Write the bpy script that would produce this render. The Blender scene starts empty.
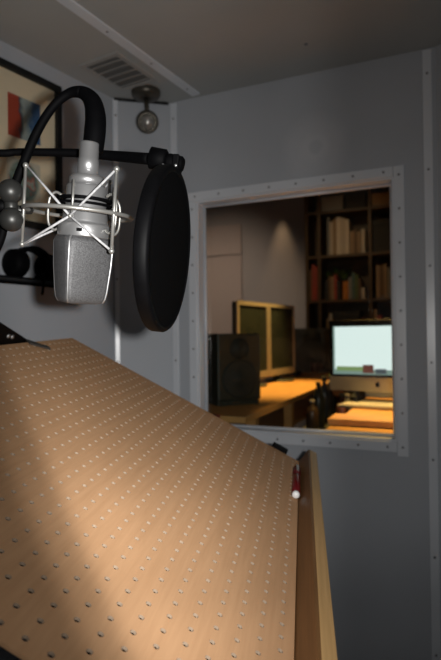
import bpy, bmesh, math, random
from mathutils import Vector, Matrix
random.seed(7)
PI = math.pi
sc = bpy.context.scene
COL = sc.collection

# ------------------------------------------------------------------ camera
F = 529.0                       # focal length in pixels of the 441 x 660 frame
EYE = 1.10                      # camera height
U = Vector((-.012, 1.0, .0104)).normalized()          # world up seen in camera axes (right, up, forward)
YW = (Vector((0, 0, 1)) - U.z * U).normalized()
XW = YW.cross(U); XW.normalize()
if XW.x < 0: XW = -XW
def c2w(v): v = Vector(v); return Vector((v.dot(XW), v.dot(YW), v.dot(U)))
CAM = Vector((0, 0, EYE))
cd = bpy.data.cameras.new('camera'); cam = bpy.data.objects.new('camera', cd); COL.objects.link(cam)
cd.sensor_fit = 'VERTICAL'; cd.sensor_height = 22.3; cd.sensor_width = 22.3 * 441 / 660
cd.lens = F / 660 * 22.3
cd.clip_start = .02; cd.clip_end = 50
r_, u_, f_ = c2w((1, 0, 0)), c2w((0, 1, 0)), c2w((0, 0, 1))
cam.matrix_world = Matrix(((r_.x, u_.x, -f_.x, CAM.x), (r_.y, u_.y, -f_.y, CAM.y), (r_.z, u_.z, -f_.z, CAM.z), (0, 0, 0, 1)))
cd.dof.use_dof = True; cd.dof.focus_distance = .72; cd.dof.aperture_fstop = 3.2
sc.camera = cam
# ------------------------------------------------------------------ world, exposure, flash
w = bpy.data.worlds.new('world'); sc.world = w; w.use_nodes = True
w.node_tree.nodes['Background'].inputs[0].default_value = (.02, .02, .022, 1)
w.node_tree.nodes['Background'].inputs[1].default_value = 0.1
sc.view_settings.view_transform = 'Standard'; sc.view_settings.look = 'None'
sc.view_settings.gamma = 1; sc.view_settings.use_curve_mapping = False
sc.view_settings.exposure = 0.0
FL = bpy.data.lights.new('camera_flash', 'SPOT'); flash = bpy.data.objects.new('camera_flash', FL); COL.objects.link(flash)
FL.energy = 66; FL.color = (1, .985, .955); FL.shadow_soft_size = .012
FL.spot_size = math.radians(150); FL.spot_blend = .3
flash.location = CAM + c2w((.055, .012, .0))
flash.rotation_euler = cam.matrix_world.to_euler()
# beam pattern of the flash reflector (an upright rectangle, wider than tall), in degrees off the lens axis
FL.use_nodes = True; _nt = FL.node_tree; _em = _nt.nodes['Emission']
_ge = _nt.nodes.new('ShaderNodeNewGeometry')
def _dot(v):
    n = _nt.nodes.new('ShaderNodeVectorMath'); n.operation = 'DOT_PRODUCT'; n.inputs[1].default_value = v; _nt.links.new(_ge.outputs['Normal'], n.inputs[0]); return n.outputs['Value']
SGN = 1
_ax = (_dot(r_ * SGN), _dot(u_ * SGN)); _fw = _dot(f_ * SGN)
def _profile(axis, lo, hi, stops):
    at2 = _nt.nodes.new('ShaderNodeMath'); at2.operation = 'ARCTAN2'; _nt.links.new(_ax[axis], at2.inputs[0]); _nt.links.new(_fw, at2.inputs[1])
    mr = _nt.nodes.new('ShaderNodeMapRange'); mr.inputs[1].default_value = math.radians(lo); mr.inputs[2].default_value = math.radians(hi); _nt.links.new(at2.outputs[0], mr.inputs[0])
    rp = _nt.nodes.new('ShaderNodeValToRGB'); e = rp.color_ramp.elements; rp.color_ramp.interpolation = 'EASE'
    for k, (a, v) in enumerate(stops):
        p = (a - lo) / (hi - lo); q = e[0] if k == 0 else (e[len(e) - 1] if k == len(stops) - 1 else e.new(p)); q.position = p; q.color = (v, v, v, 1)
    _nt.links.new(mr.outputs[0], rp.inputs[0]); return rp.outputs[0]
_ax = _ax + (_dot((-r_ * .95 - u_ * .31) * SGN),)
_h = _profile(0, -45, 45, [(-38, .3), (-30, .8), (-20, 1.0), (-8, .90), (5, .53), (13, .27), (45, .15)])
_v = _profile(1, -50, 50, [(-50, .3), (-36, .42), (-29, .62), (-19, .95), (-10, .86), (0, .74), (10, .74), (28, .55), (50, .33)])
_l = _profile(2, -50, 50, [(-50, 1.0), (20.5, 1.0), (23.5, .86), (26.5, .34), (30, .12), (50, .05)])      # the lens barrel shades this side
_mm = _nt.nodes.new('ShaderNodeMath'); _mm.operation = 'MULTIPLY'; _nt.links.new(_h, _mm.inputs[0]); _nt.links.new(_v, _mm.inputs[1])
_m2 = _nt.nodes.new('ShaderNodeMath'); _m2.operation = 'MULTIPLY'; _nt.links.new(_mm.outputs[0], _m2.inputs[0]); _nt.links.new(_l, _m2.inputs[1]); _nt.links.new(_m2.outputs[0], _em.inputs['Strength'])

# ------------------------------------------------------------------ pixel measurements -> places in the room
def ray(px, py): return c2w(((px - 220.5) / F, (330 - py) / F, 1))
def at(px, py, Z): return CAM + ray(px, py) * Z                        # Z = distance along the viewing axis
def onz(px, py, z): d = ray(px, py); return CAM + d * ((z - EYE) / d.z)
def onplane(px, py, p, n): d = ray(px, py); return CAM + d * ((p - CAM).dot(n) / d.dot(n))
UPZ = Vector((0, 0, 1))

# ------------------------------------------------------------------ materials
MATS = {}
def mat(name, col, rough=.5, metal=0., spec=.5, var=0., vscale=8., bump=0., bscale=200., stretch=None, emit=None, estr=0., coat=0.):
    if name in MATS: return MATS[name]
    m = bpy.data.materials.new(name); m.use_nodes = True; nt = m.node_tree; b = nt.nodes['Principled BSDF']
    b.inputs['Base Color'].default_value = (*col, 1); b.inputs['Roughness'].default_value = rough
    b.inputs['Metallic'].default_value = metal; b.inputs['Specular IOR Level'].default_value = spec
    if coat: b.inputs['Coat Weight'].default_value = coat; b.inputs['Coat Roughness'].default_value = .15
    if emit: b.inputs['Emission Color'].default_value = (*emit, 1); b.inputs['Emission Strength'].default_value = estr
    if var or bump:
        tc = nt.nodes.new('ShaderNodeTexCoord'); mp = nt.nodes.new('ShaderNodeMapping')
        nt.links.new(tc.outputs['Object'], mp.inputs[0])
        if stretch: mp.inputs['Scale'].default_value = stretch
    if var:
        n = nt.nodes.new('ShaderNodeTexNoise'); n.inputs['Scale'].default_value = vscale; n.inputs['Detail'].default_value = 4
        nt.links.new(mp.outputs[0], n.inputs['Vector'])
        r = nt.nodes.new('ShaderNodeValToRGB'); r.color_ramp.elements[0].position = .3; r.color_ramp.elements[1].position = .7
        r.color_ramp.elements[0].color = (*[c * (1 - var) for c in col], 1); r.color_ramp.elements[1].color = (*[min(1, c * (1 + var)) for c in col], 1)
        nt.links.new(n.outputs[0], r.inputs[0]); nt.links.new(r.outputs[0], b.inputs['Base Color'])
    if bump:
        n2 = nt.nodes.new('ShaderNodeTexNoise'); n2.inputs['Scale'].default_value = bscale; n2.inputs['Detail'].default_value = 3
        nt.links.new(mp.outputs[0], n2.inputs['Vector'])
        bp = nt.nodes.new('ShaderNodeBump'); bp.inputs['Strength'].default_value = bump; bp.inputs['Distance'].default_value = .002
        nt.links.new(n2.outputs[0], bp.inputs['Height']); nt.links.new(bp.outputs[0], b.inputs['Normal'])
    MATS[name] = m
    return m

WALLC = (.40, .42, .455)
M_wall = mat('grey_wall_panel', WALLC, .55, spec=.3, var=.04, vscale=3, bump=.15, bscale=260)
M_ceil = mat('grey_ceiling_panel', (.37, .38, .375), .6, spec=.3, var=.04, vscale=3, bump=.12, bscale=260)
M_trim = mat('white_plastic_strip', (.63, .655, .70), .30, spec=.9, var=.03, vscale=6)
M_carpet = mat('dark_booth_carpet', (.018, .018, .02), .95, spec=.1, var=.4, vscale=90, bump=.6, bscale=500)
M_screw = mat('dull_screw_head', (.24, .24, .25), .4, metal=.6)
M_black = mat('black_rubber', (.0014, .0014, .0018), .65, spec=.06, var=.2, vscale=60)
M_blackm = mat('black_painted_metal', (.0018, .0018, .0022), .55, spec=.08, var=.2, vscale=80)
M_bframe = mat('black_frame_lacquer', (.008, .008, .008), .6, spec=.3, var=.2, vscale=50)
M_nickel = mat('satin_nickel', (.40, .40, .405), .36, metal=.72, var=.05, vscale=40)
M_steel = mat('brushed_steel_wire', (.36, .355, .335), .38, metal=.65, var=.06, vscale=90)
M_knob = mat('dark_pewter_knob', (.042, .042, .04), .40, metal=.5, var=.08, vscale=40)
M_bronze = mat('dark_bronze', (.085, .075, .06), .38, metal=.6, var=.1, vscale=40)
M_mat = mat('cream_picture_mat', (.86, .68, .50), .8, spec=.2, var=.03, vscale=12)

def wood(name, c1, c2, axis_scale, rough=.5, scale=14, spec=.4):
    m = bpy.data.materials.new(name); m.use_nodes = True; nt = m.node_tree; b = nt.nodes['Principled BSDF']
    tc = nt.nodes.new('ShaderNodeTexCoord'); mp = nt.nodes.new('ShaderNodeMapping'); mp.inputs['Scale'].default_value = axis_scale
    nt.links.new(tc.outputs['Object'], mp.inputs[0])
    n = nt.nodes.new('ShaderNodeTexNoise'); n.inputs['Scale'].default_value = scale; n.inputs['Detail'].default_value = 6; n.inputs['Roughness'].default_value = .6
    nt.links.new(mp.outputs[0], n.inputs['Vector'])
    r = nt.nodes.new('ShaderNodeValToRGB'); r.color_ramp.elements[0].position = .32; r.color_ramp.elements[1].position = .68
    r.color_ramp.elements[0].color = (*c1, 1); r.color_ramp.elements[1].color = (*c2, 1)
    nt.links.new(n.outputs[0], r.inputs[0]); nt.links.new(r.outputs[0], b.inputs['Base Color'])
    bp = nt.nodes.new('ShaderNodeBump'); bp.inputs['Strength'].default_value = .08; bp.inputs['Distance'].default_value = .001
    nt.links.new(n.outputs[0], bp.inputs['Height']); nt.links.new(bp.outputs[0], b.inputs['Normal'])
    b.inputs['Roughness'].default_value = rough; b.inputs['Specular IOR Level'].default_value = spec
    return m
M_board = wood('perforated_beech_board', (.50, .285, .150), (.565, .33, .178), (3, 40, 40), .65, 3, .12)
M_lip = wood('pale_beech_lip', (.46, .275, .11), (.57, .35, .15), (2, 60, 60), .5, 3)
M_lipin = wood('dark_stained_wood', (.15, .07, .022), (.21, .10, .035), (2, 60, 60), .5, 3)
M_desk = wood('orange_beech_desk', (.52, .27, .09), (.62, .34, .12), (6, 6, 6), .5, 3)
M_shelf = wood('dark_walnut_shelf', (.07, .042, .02), (.11, .065, .03), (3, 3, 12), .5, 3)

# ------------------------------------------------------------------ mesh building
class MB:
    K = 1.0                                              # size factor for absolute radii and lengths
    def __init__(s): s.v = []; s.f = []; s.sm = []
    def add(s, vs, fs, smooth=False):
        o = len(s.v); s.v += [Vector(x) for x in vs]; s.f += [tuple(i + o for i in q) for q in fs]; s.sm += [smooth] * len(fs); return s
    def box(s, c, X, Y, Z, sx, sy, sz):                  # centre, unit axes, full sizes
        c = Vector(c); X = Vector(X); Y = Vector(Y); Z = Vector(Z); sx *= MB.K; sy *= MB.K; sz *= MB.K
        vs = [c + X * (a * sx / 2) + Y * (b * sy / 2) + Z * (d * sz / 2) for a in (-1, 1) for b in (-1, 1) for d in (-1, 1)]
        return s.add(vs, [(0, 1, 3, 2), (4, 6, 7, 5), (0, 4, 5, 1), (2, 3, 7, 6), (0, 2, 6, 4), (1, 5, 7, 3)])
    def prism(s, poly, d):                               # polygon + extrusion vector
        n = len(poly); d = Vector(d); vs = [Vector(p) for p in poly] + [Vector(p) + d for p in poly]
        return s.add(vs, [tuple(range(n))[::-1], tuple(range(n, 2 * n))] + [(i, (i + 1) % n, (i + 1) % n + n, i + n) for i in range(n)])
    def lathe(s, o, ax, prof, n=24, caps=True):          # profile (r, t) along the axis
        o = Vector(o); ax = Vector(ax).normalized(); a = ax.orthogonal().normalized(); b = ax.cross(a)
        vs = []; fs = []
        for r, t in [(r * MB.K, t * MB.K) for r, t in prof]:
            for k in range(n): an = 2 * PI * k / n; vs.append(o + ax * t + (a * math.cos(an) + b * math.sin(an)) * r)
        for i in range(len(prof) - 1):
            for k in range(n): k2 = (k + 1) % n; fs.append((i * n + k, i * n + k2, (i + 1) * n + k2, (i + 1) * n + k))
        s.add(vs, fs, True)
        if caps:
            s.add(vs[:n], [tuple(range(n))[::-1]]); s.add(vs[-n:], [tuple(range(n))])
        return s
    def ball(s, o, r, n=20, ax=(0, 0, 1)):
        m = n // 2
        return s.lathe(o, ax, [(max(r * math.sin(PI * i / m), 1e-5), -r * math.cos(PI * i / m)) for i in range(m + 1)], n, False)
    def tube(s, pts, r, n=10, closed=False):
        pts = [Vector(p) for p in pts]; m = len(pts); R = [x * MB.K for x in (r if isinstance(r, (list, tuple)) else [r] * m)]
        vs = []; fs = []; a = None
        for i, p in enumerate(pts):
            if closed: t = pts[(i + 1) % m] - pts[i - 1]
            else: t = pts[min(i + 1, m - 1)] - pts[max(i - 1, 0)]
            t.normalize()
            if a is None: a = t.orthogonal().normalized()
            a = (a - t * a.dot(t)).normalized(); b = t.cross(a)
            for k in range(n): an = 2 * PI * k / n; vs.append(p + (a * math.cos(an) + b * math.sin(an)) * R[i])
        for i in range(m if closed else m - 1):
            j = (i + 1) % m
            for k in range(n): k2 = (k + 1) % n; fs.append((i * n + k, i * n + k2, j * n + k2, j * n + k))
        s.add(vs, fs, True)
        if not closed: s.add(vs[:n], [tuple(range(n))[::-1]]); s.add(vs[-n:], [tuple(range(n))])
        return s
    def mesh(s, name, off=Vector((0, 0, 0)), weld=True):
        me = bpy.data.meshes.new(name); me.from_pydata([v - off for v in s.v], [], s.f)
        me.polygons.foreach_set('use_smooth', s.sm)
        bm = bmesh.new(); bm.from_mesh(me)
        if weld: bmesh.ops.remove_doubles(bm, verts=bm.verts, dist=1e-6)
        bmesh.ops.recalc_face_normals(bm, faces=bm.faces); bm.to_mesh(me); bm.free()
        return me
def spline(pts, sub=8):                                  # Catmull-Rom
    P = [Vector(p) for p in pts]; out = []
    for i in range(len(P) - 1):
        a, b, c, d = P[max(i - 1, 0)], P[i], P[i + 1], P[min(i + 2, len(P) - 1)]
        for k in range(sub):
            t = k / sub
            out.append(.5 * ((2 * b) + (c - a) * t + (2 * a - 5 * b + 4 * c - d) * t * t + (3 * b - a - 3 * c + d) * t ** 3))
    out.append(P[-1]); return out
def lerpr(rs, n):                                        # radii resampled to n values
    return [rs[min(int(i / (n - 1) * (len(rs) - 1)), len(rs) - 2)] * (1 - (i / (n - 1) * (len(rs) - 1) - min(int(i / (n - 1) * (len(rs) - 1)), len(rs) - 2))) + rs[min(int(i / (n - 1) * (len(rs) - 1)), len(rs) - 2) + 1] * (i / (n - 1) * (len(rs) - 1) - min(int(i / (n - 1) * (len(rs) - 1)), len(rs) - 2)) for i in range(n)]
OFF = {}
def root(name, loc, label=None, cat=None, group=None, kind=None):
    o = bpy.data.objects.new(name, None); COL.objects.link(o); o.location = loc; o.empty_display_size = .05
    tag(o, label, cat, group, kind); OFF[o.name] = Vector(loc); return o
def tag(o, label=None, cat=None, group=None, kind=None):
    if label: o['label'] = label
    if cat: o['category'] = cat
    if group: o['group'] = group
    if kind: o['kind'] = kind
    return o
def part(name, mb, m, parent=None, bevel=0., label=None, kind=None):
    """world-space geometry -> one mesh object (child of parent, whose origin it shares)"""
    if parent is not None: off = OFF[parent.name]
    else:
        lo = Vector([min(v[i] for v in mb.v) for i in range(3)]); hi = Vector([max(v[i] for v in mb.v) for i in range(3)])
        off = Vector(((lo.x + hi.x) / 2, (lo.y + hi.y) / 2, lo.z))
    o = bpy.data.objects.new(name, mb.mesh(name, off)); COL.objects.link(o); o.data.materials.append(m)
    if parent is not None: o.parent = parent
    else: o.location = off
    OFF[o.name] = off
    if bevel:
        b = o.modifiers.new('bevel', 'BEVEL'); b.width = bevel; b.segments = 2; b.limit_method = 'ANGLE'
    tag(o, label, None, None, kind)
    return o
def inst(name, me, parent, pos, rot=None):
    """a small piece sharing mesh data, placed at a world position under its parent"""
    o = bpy.data.objects.new(name, me); COL.objects.link(o); o.parent = parent; o.location = Vector(pos) - OFF[parent.name]
    if rot is not None: o.rotation_euler = rot.to_euler()
    return o
def frame(X, Y, Z): return Matrix(((X.x, Y.x, Z.x), (X.y, Y.y, Z.y), (X.z, Y.z, Z.z)))

# ------------------------------------------------------------------ the booth
H = .90; ZC = EYE + H
A_ = onz(112, 98, ZC); L0 = onz(0, 40, ZC); B_ = onz(170, 103, ZC); R_ = onz(425, 49, ZC)
dL = (L0 - A_).normalized(); L_ = A_ + dL * 2.3
e1 = (R_ - B_).normalized(); e2 = Vector((-e1.y, e1.x, 0)); 
if e2.y < 0: e2 = -e2
an = math.atan2(e1.y, e1.x) - math.radians(30); RC = R_ + e1 * .03; C_ = RC + Vector((math.cos(an), math.sin(an), 0)) * .34
D_ = Vector((1.02, -1.0, ZC)); E_ = Vector((-1.35, -1.0, ZC))
for p in (A_, B_, R_, RC, C_, L_): p.z = ZC
T = .06
def flat(p): return Vector((p.x, p.y, 0))
def wallbox(name, p, q, t=T):
    p = flat(p); q = flat(q); d = (q - p).normalized(); n = Vector((-d.y, d.x, 0))      # n points out of the booth when walked clockwise
    if n.dot((p + q) / 2) < 0: n = -n
    mb = MB().prism([p, q, q + n * t, p + n * t], UPZ * ZC)
    return tag(part(name, mb, M_wall), kind='structure')
wl = wallbox('wall_left', L_, A_)
wcl = wallbox('wall_corner_left', A_, B_)
wcr = wallbox('wall_corner_right', RC, C_)
wallbox('wall_right', C_, D_); wallbox('wall_back', D_, E_); wallbox('wall_back_left', E_, L_)
poly = [flat(p) for p in (L_, A_, B_, RC, C_, D_, E_)]
floor = tag(part('floor', MB().prism([p + Vector((0, 0, -.05)) for p in poly], UPZ * .05), M_carpet), kind='structure')
ceil = tag(part('ceiling', MB().prism([p + UPZ * ZC for p in poly], UPZ * .05), M_ceil), kind='structure')

# wall with the window: outer edge of the white frame measured on the wall plane
def wf(px, py): return onplane(px, py, B_, e2)
def uz(p): return (p - B_).dot(e1), p.z
def W(u, v, z): return Vector((B_.x, B_.y, 0)) + e1 * u + e2 * v + UPZ * z
tl, tr, br = uz(wf(188.5, 194)), uz(wf(405.5, 164.5)), uz(wf(407.5, 453))
u0, u1 = tl[0], (tr[0] + br[0]) / 2
z1 = (tl[1] + tr[1]) / 2; z0 = br[1]
TW = .034                                        # width of the screwed frame strips
a0, a1, b0, b1 = u0 + TW, u1 - TW, z0 + TW, z1 - TW
uR = uz(RC)[0]
mb = MB()
for (x0, x1, y0, y1) in ((0, a0, 0, ZC), (a1, uR, 0, ZC), (a0, a1, 0, b0), (a0, a1, b1, ZC)):
    mb.box(W((x0 + x1) / 2, T / 2, (y0 + y1) / 2), e1, e2, UPZ, x1 - x0, T, y1 - y0)
# wall material with a faint paler ring above the window
wm = M_wall.copy(); wm.name = 'grey_wall_panel_ringed'; nt = wm.node_tree; bs = nt.nodes['Principled BSDF']
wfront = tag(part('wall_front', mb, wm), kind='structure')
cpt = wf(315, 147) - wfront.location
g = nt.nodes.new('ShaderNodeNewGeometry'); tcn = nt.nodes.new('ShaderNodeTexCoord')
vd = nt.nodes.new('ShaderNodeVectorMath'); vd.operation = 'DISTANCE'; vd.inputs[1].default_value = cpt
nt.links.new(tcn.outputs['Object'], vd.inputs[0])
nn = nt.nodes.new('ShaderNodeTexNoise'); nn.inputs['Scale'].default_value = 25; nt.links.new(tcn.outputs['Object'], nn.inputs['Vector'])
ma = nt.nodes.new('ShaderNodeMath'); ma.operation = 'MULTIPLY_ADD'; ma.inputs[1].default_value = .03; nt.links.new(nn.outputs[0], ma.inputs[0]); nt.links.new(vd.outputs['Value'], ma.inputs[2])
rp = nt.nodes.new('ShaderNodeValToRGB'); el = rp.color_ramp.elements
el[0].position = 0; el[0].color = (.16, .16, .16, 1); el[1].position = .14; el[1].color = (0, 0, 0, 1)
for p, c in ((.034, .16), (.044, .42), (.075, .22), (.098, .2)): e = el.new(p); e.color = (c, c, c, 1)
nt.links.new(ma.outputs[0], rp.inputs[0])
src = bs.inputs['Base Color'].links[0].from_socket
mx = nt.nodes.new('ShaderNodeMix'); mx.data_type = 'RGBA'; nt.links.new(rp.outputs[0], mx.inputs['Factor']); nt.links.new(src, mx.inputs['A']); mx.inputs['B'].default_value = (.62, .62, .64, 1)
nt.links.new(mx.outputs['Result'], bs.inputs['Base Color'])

smb = MB().lathe((0, 0, 0), (0, 0, 1), [(.0042, -.001), (.0042, .0008), (.0028, .0018)], 10)
SCREW = smb.mesh('screw'); SCREW.materials.append(M_screw)
def strip(name, p, q, wid, n, th=.006, nscrew=6, first=.06):
    """flat cover strip from p to q, lying on a surface with normal n (towards the room)"""
    d = (q - p).normalized(); s = d.cross(n).normalized()
    o = part(name, MB().box((p + q) / 2 + n * th / 2, s, d, n, wid, (q - p).length, th), M_trim, None, .0015)
    tag(o, kind='structure'); L = (q - p).length
    for k in range(nscrew):
        t = first + (L - 2 * first) * k / (nscrew - 1)
        inst('screw', SCREW, o, p + d * t + n * th, frame(s, d, n))
    return o
nF = -e2
nL = Vector((dL.y, -dL.x, 0)); nL = nL if nL.dot(-A_ + UPZ * ZC) > 0 else -nL
dC = (B_ - A_).normalized(); nC = Vector((dC.y, -dC.x, 0)); nC = nC if nC.y < 0 else -nC
zt = ZC - .006
strip('trim_1', flat(A_) + dC * .012 + UPZ * .02, flat(A_) + dC * .012 + UPZ * zt, .018, nC, .005, 7)
strip('trim_2', flat(B_) + e1 * .016 + UPZ * .02, flat(B_) + e1 * .016 + UPZ * zt, .026, nF, .006, 7)
ur = uz(wf(429, 200))[0]
strip('trim_3', W(ur, 0, .02), W(ur, 0, zt), .027, nF, .007, 7, .075)
# ceiling cover strip, screwed, running towards the window wall
c0 = onz(199, 96, ZC); c1 = onz(66, 0, ZC); cdv = (c1 - c0).normalized()
c0 = c0 + cdv * .02; c0.z = ZC; strip('trim_4', c0, c0 + cdv * 1.6, .035, -UPZ, .006, 8, .06)
# dark strip standing in for the shadow gap where corner panel meets ceiling
sg = MB().box((flat(A_) + flat(B_)) / 2 + UPZ * (ZC - .005) + nC * .004, dC, nC, UPZ, (B_ - A_).length * .94, .008, .008)
tag(part('gap_shadow_strip', sg, M_bframe), kind='structure')
# lone screw in the ceiling
lone = part('ceiling_screw', MB().lathe(onz(306, 44, ZC), -UPZ, [(.006, 0), (.006, .002), (.004, .004)], 12), M_screw)
tag(lone, 'small dark screw head alone in the grey ceiling panel', 'screw')

# window_1: frame strips, lining, bead and pane
win = root('window_1', W((u0 + u1) / 2, 0, z0), kind='structure')
for k, (x0, x1, y0, y1) in enumerate(((u0, u0 + TW, z0 - .012, z1 - TW), (u1 - TW, u1, z0 - .012, z1), (u0, u1 - TW, z1 - TW, z1), (u0 + TW, u1 - TW, z0, z0 + TW))):
    o = part('frame_strip', MB().box(W((x0 + x1) / 2, -.004, (y0 + y1) / 2), e1, e2, UPZ, x1 - x0 - .0006, .008, y1 - y0 - .0006), M_trim, win, .0015)
    vert = k < 2; L = (y1 - y0) if vert else (x1 - x0); ns = 9 if vert else 8
    for q in range(ns):
        t = .03 + (L - .06) * q / (ns - 1)
        p = W((x0 + x1) / 2, -.008, y0 + t) if vert else W(x0 + t, -.008, (y0 + y1) / 2)
        s_ = inst('screw', SCREW, win, p, frame(e1, UPZ.cross(e1).normalized() * 0 + UPZ, -e2)); s_.parent = o; s_.location = p - OFF[o.name]
lin = .006
for (x0, x1, y0, y1) in ((a0, a0 + lin, b0, b1), (a1 - lin, a1, b0, b1), (a0 + lin, a1 - lin, b0, b0 + lin), (a0 + lin, a1 - lin, b1 - lin, b1)):
    part('lining', MB().box(W((x0 + x1) / 2, T / 2, (y0 + y1) / 2), e1, e2, UPZ, x1 - x0, T, y1 - y0), M_trim, win)
bd = .011
i0, i1, j0, j1 = a0 + lin, a1 - lin, b0 + lin, b1 - lin
for ends in ((i0, 0), (i1, 1)):
    x = ends[0] + (bd / 2 if ends[1] == 0 else -bd / 2)
    part('glazing_bead', MB().tube([W(x, .045, j0 + bd), W(x, .045, j1 - bd)], bd / 2, 12), M_trim, win)
for z in (j0 + bd / 2, j1 - bd / 2):
    part('glazing_bead', MB().tube([W(i0, .045, z), W(i1, .045, z)], bd / 2, 12), M_trim, win)
gm = bpy.data.materials.new('window_glass'); gm.use_nodes = True; nt = gm.node_tree; nt.nodes.clear()
out = nt.nodes.new('ShaderNodeOutputMaterial'); mxs = nt.nodes.new('ShaderNodeMixShader'); tr_ = nt.nodes.new('ShaderNodeBsdfTransparent'); gl = nt.nodes.new('ShaderNodeBsdfGlossy')
fr = nt.nodes.new('ShaderNodeFresnel'); fr.inputs[0].default_value = 1.45; gl.inputs['Roughness'].default_value = .02; tr_.inputs[0].default_value = (.93, .95, .94, 1)
ge = nt.nodes.new('ShaderNodeNewGeometry'); fm = nt.nodes.new('ShaderNodeMath'); fm.operation = 'MULTIPLY'; fi = nt.nodes.new('ShaderNodeMath'); fi.operation = 'SUBTRACT'; fi.inputs[0].default_value = 1
nt.links.new(ge.outputs['Backfacing'], fi.inputs[1]); nt.links.new(fi.outputs[0], fm.inputs[0]); nt.links.new(fr.outputs[0], fm.inputs[1]); nt.links.new(fm.outputs[0], mxs.inputs[0]); nt.links.new(tr_.outputs[0], mxs.inputs[1]); nt.links.new(gl.outputs[0], mxs.inputs[2]); nt.links.new(mxs.outputs[0], out.inputs[0])
part('pane', MB().box(W((i0 + i1) / 2, .054, (j0 + j1) / 2), e1, e2, UPZ, i1 - i0, .005, j1 - j0), gm, win)

# ceiling vent: frame and separate slats
M_vent = mat('grey_vent', (.34, .335, .325), .5, var=.04, vscale=20)
vp = [onz(*q, ZC) for q in ((93, 68), (123, 61), (147, 75), (115, 84))]
vx = (vp[3] - vp[0]); vxl = vx.length; vx.normalize(); vy = (vp[1] - vp[0]); vy = (vy - vx * vy.dot(vx)); vyl = vy.length; vy.normalize()
# keep it square to the ceiling strip
vy_ = Vector((-cdv.y, cdv.x, 0)); vc = sum(vp, Vector()) / 4; vc.z = ZC
sx_, sy_ = .20, .15
vent = root('ceiling_vent', vc - UPZ * .006, 'flat grey slatted air vent in the ceiling above the microphone', 'vent')
for (dx, dy, lx, ly) in ((sx_ / 2, 0, .016, sy_ + .016), (-sx_ / 2, 0, .016, sy_ + .016), (0, sy_ / 2, sx_ - .016, .016), (0, -sy_ / 2, sx_ - .016, .016)):
    part('frame_bar', MB().box(vc + cdv * dx + vy_ * dy - UPZ * .003, cdv, vy_, UPZ, lx, ly, .006), M_vent, vent)
part('backing', MB().box(vc - UPZ * .0008, cdv, vy_, UPZ, sx_ - .016, sy_ - .016, .0016), mat('vent_shadow_grey', (.17, .166, .16), .7), vent)
sl = MB(); tdir = (UPZ * -.45 + cdv).normalized()
sl.box((0, 0, 0), tdir, vy_, tdir.cross(vy_), .026, sy_ - .017, .0015); SLAT = sl.mesh('slat'); SLAT.materials.append(M_vent)
for k in range(5): inst('slat', SLAT, vent, vc + cdv * ((k - 2) * .036) - UPZ * .0075)

# ceiling spot lamp: base, stem, ball housing, lens
lp = onz(146, 91, ZC)
lamp = root('ceiling_spotlight', lp - UPZ * .0, 'small dark bronze ball spotlight hanging from the ceiling corner', 'lamp')
part('base', MB().lathe(lp, -UPZ, [(.052, 0), (.054, .004), (.052, .018), (.044, .026), (.012, .029)], 28), M_bronze, lamp)
bc = at(147.5, 122, (lp - CAM).dot(f_) - .03)
part('stem', MB().tube([lp - UPZ * .027, lp * .5 + bc * .5 + UPZ * .01, bc + UPZ * .03], .008, 12), M_bronze, lamp)
fd = (CAM + c2w((.12, -.05, 0)) - bc).normalized()
prof = [(.0405 * math.sin(t), -.0405 * math.cos(t)) for t in [PI * .02 + i * PI * .70 / 12 for i in range(13)]]
hs = part('housing', MB().lathe(bc, fd, prof + [(.030, .0225), (.027, .012)], 28, False), M_bronze, lamp)
part('reflector', MB().lathe(bc, fd, [(.0295, .022), (.024, .013), (.014, .004), (.002, .001)], 24, False), mat('mirror_reflector', (.30, .29, .27), .25, metal=.9), lamp)
part('bulb', MB().ball(bc + fd * .010, .0255, 20), mat('silvered_bulb', (.42, .41, .39), .3, metal=.7), lamp)

# ------------------------------------------------------------------ left wall: picture, shelf, headphones
def wlp(px, py, off=0.): return onplane(px, py, A_, nL) + nL * off
def lt(p): return (p - flat(A_)).dot(dL), p.z         # along the wall from the corner, height
def WL(t, o, z): return flat(A_) + dL * t + nL * o + UPZ * z
t_r, zt_ = lt(onplane(62, 87, WL(0, .024, 0), nL)); zb_ = lt(onplane(52, 231, WL(0, .024, 0), nL))[1]
t_l = t_r + .52; fw = .019
pic = root('framed_picture', WL((t_r + t_l) / 2, 0, zb_), 'black-framed cream mount with two coloured prints on the left wall', 'picture')
for (x0, x1, y0, y1) in ((t_r, t_r + fw, zb_, zt_), (t_l - fw, t_l, zb_, zt_), (t_r + fw, t_l - fw, zb_, zb_ + fw), (t_r + fw, t_l - fw, zt_ - fw, zt_)):
    part('frame_bar', MB().box(WL((x0 + x1) / 2, .012, (y0 + y1) / 2), dL, nL, UPZ, x1 - x0, .024, y1 - y0), M_bframe, pic, .001)
part('mount', MB().box(WL((t_r + t_l) / 2, .006, (zt_ + zb_) / 2), dL, nL, UPZ, t_l - t_r - 2 * fw, .006, zt_ - zb_ - 2 * fw), M_mat, pic)
def artmat(name, fn):
    m = bpy.data.materials.new(name); m.use_nodes = True; nt = m.node_tree; b = nt.nodes['Principled BSDF']; b.inputs['Roughness'].default_value = .6
    tc = nt.nodes.new('ShaderNodeTexCoord'); fn(nt, tc, b); return m
def ramp(nt, src, stops, const=False):
    r = nt.nodes.new('ShaderNodeValToRGB'); r.color_ramp.interpolation = 'CONSTANT' if const else 'LINEAR'; e = r.color_ramp.elements
    e[0].position = stops[0][0]; e[0].color = (*stops[0][1], 1); e[1].position = stops[-1][0]; e[1].color = (*stops[-1][1], 1)
    for p, c in stops[1:-1]: q = e.new(p); q.color = (*c, 1)
    nt.links.new(src, r.inputs[0]); return r
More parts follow.
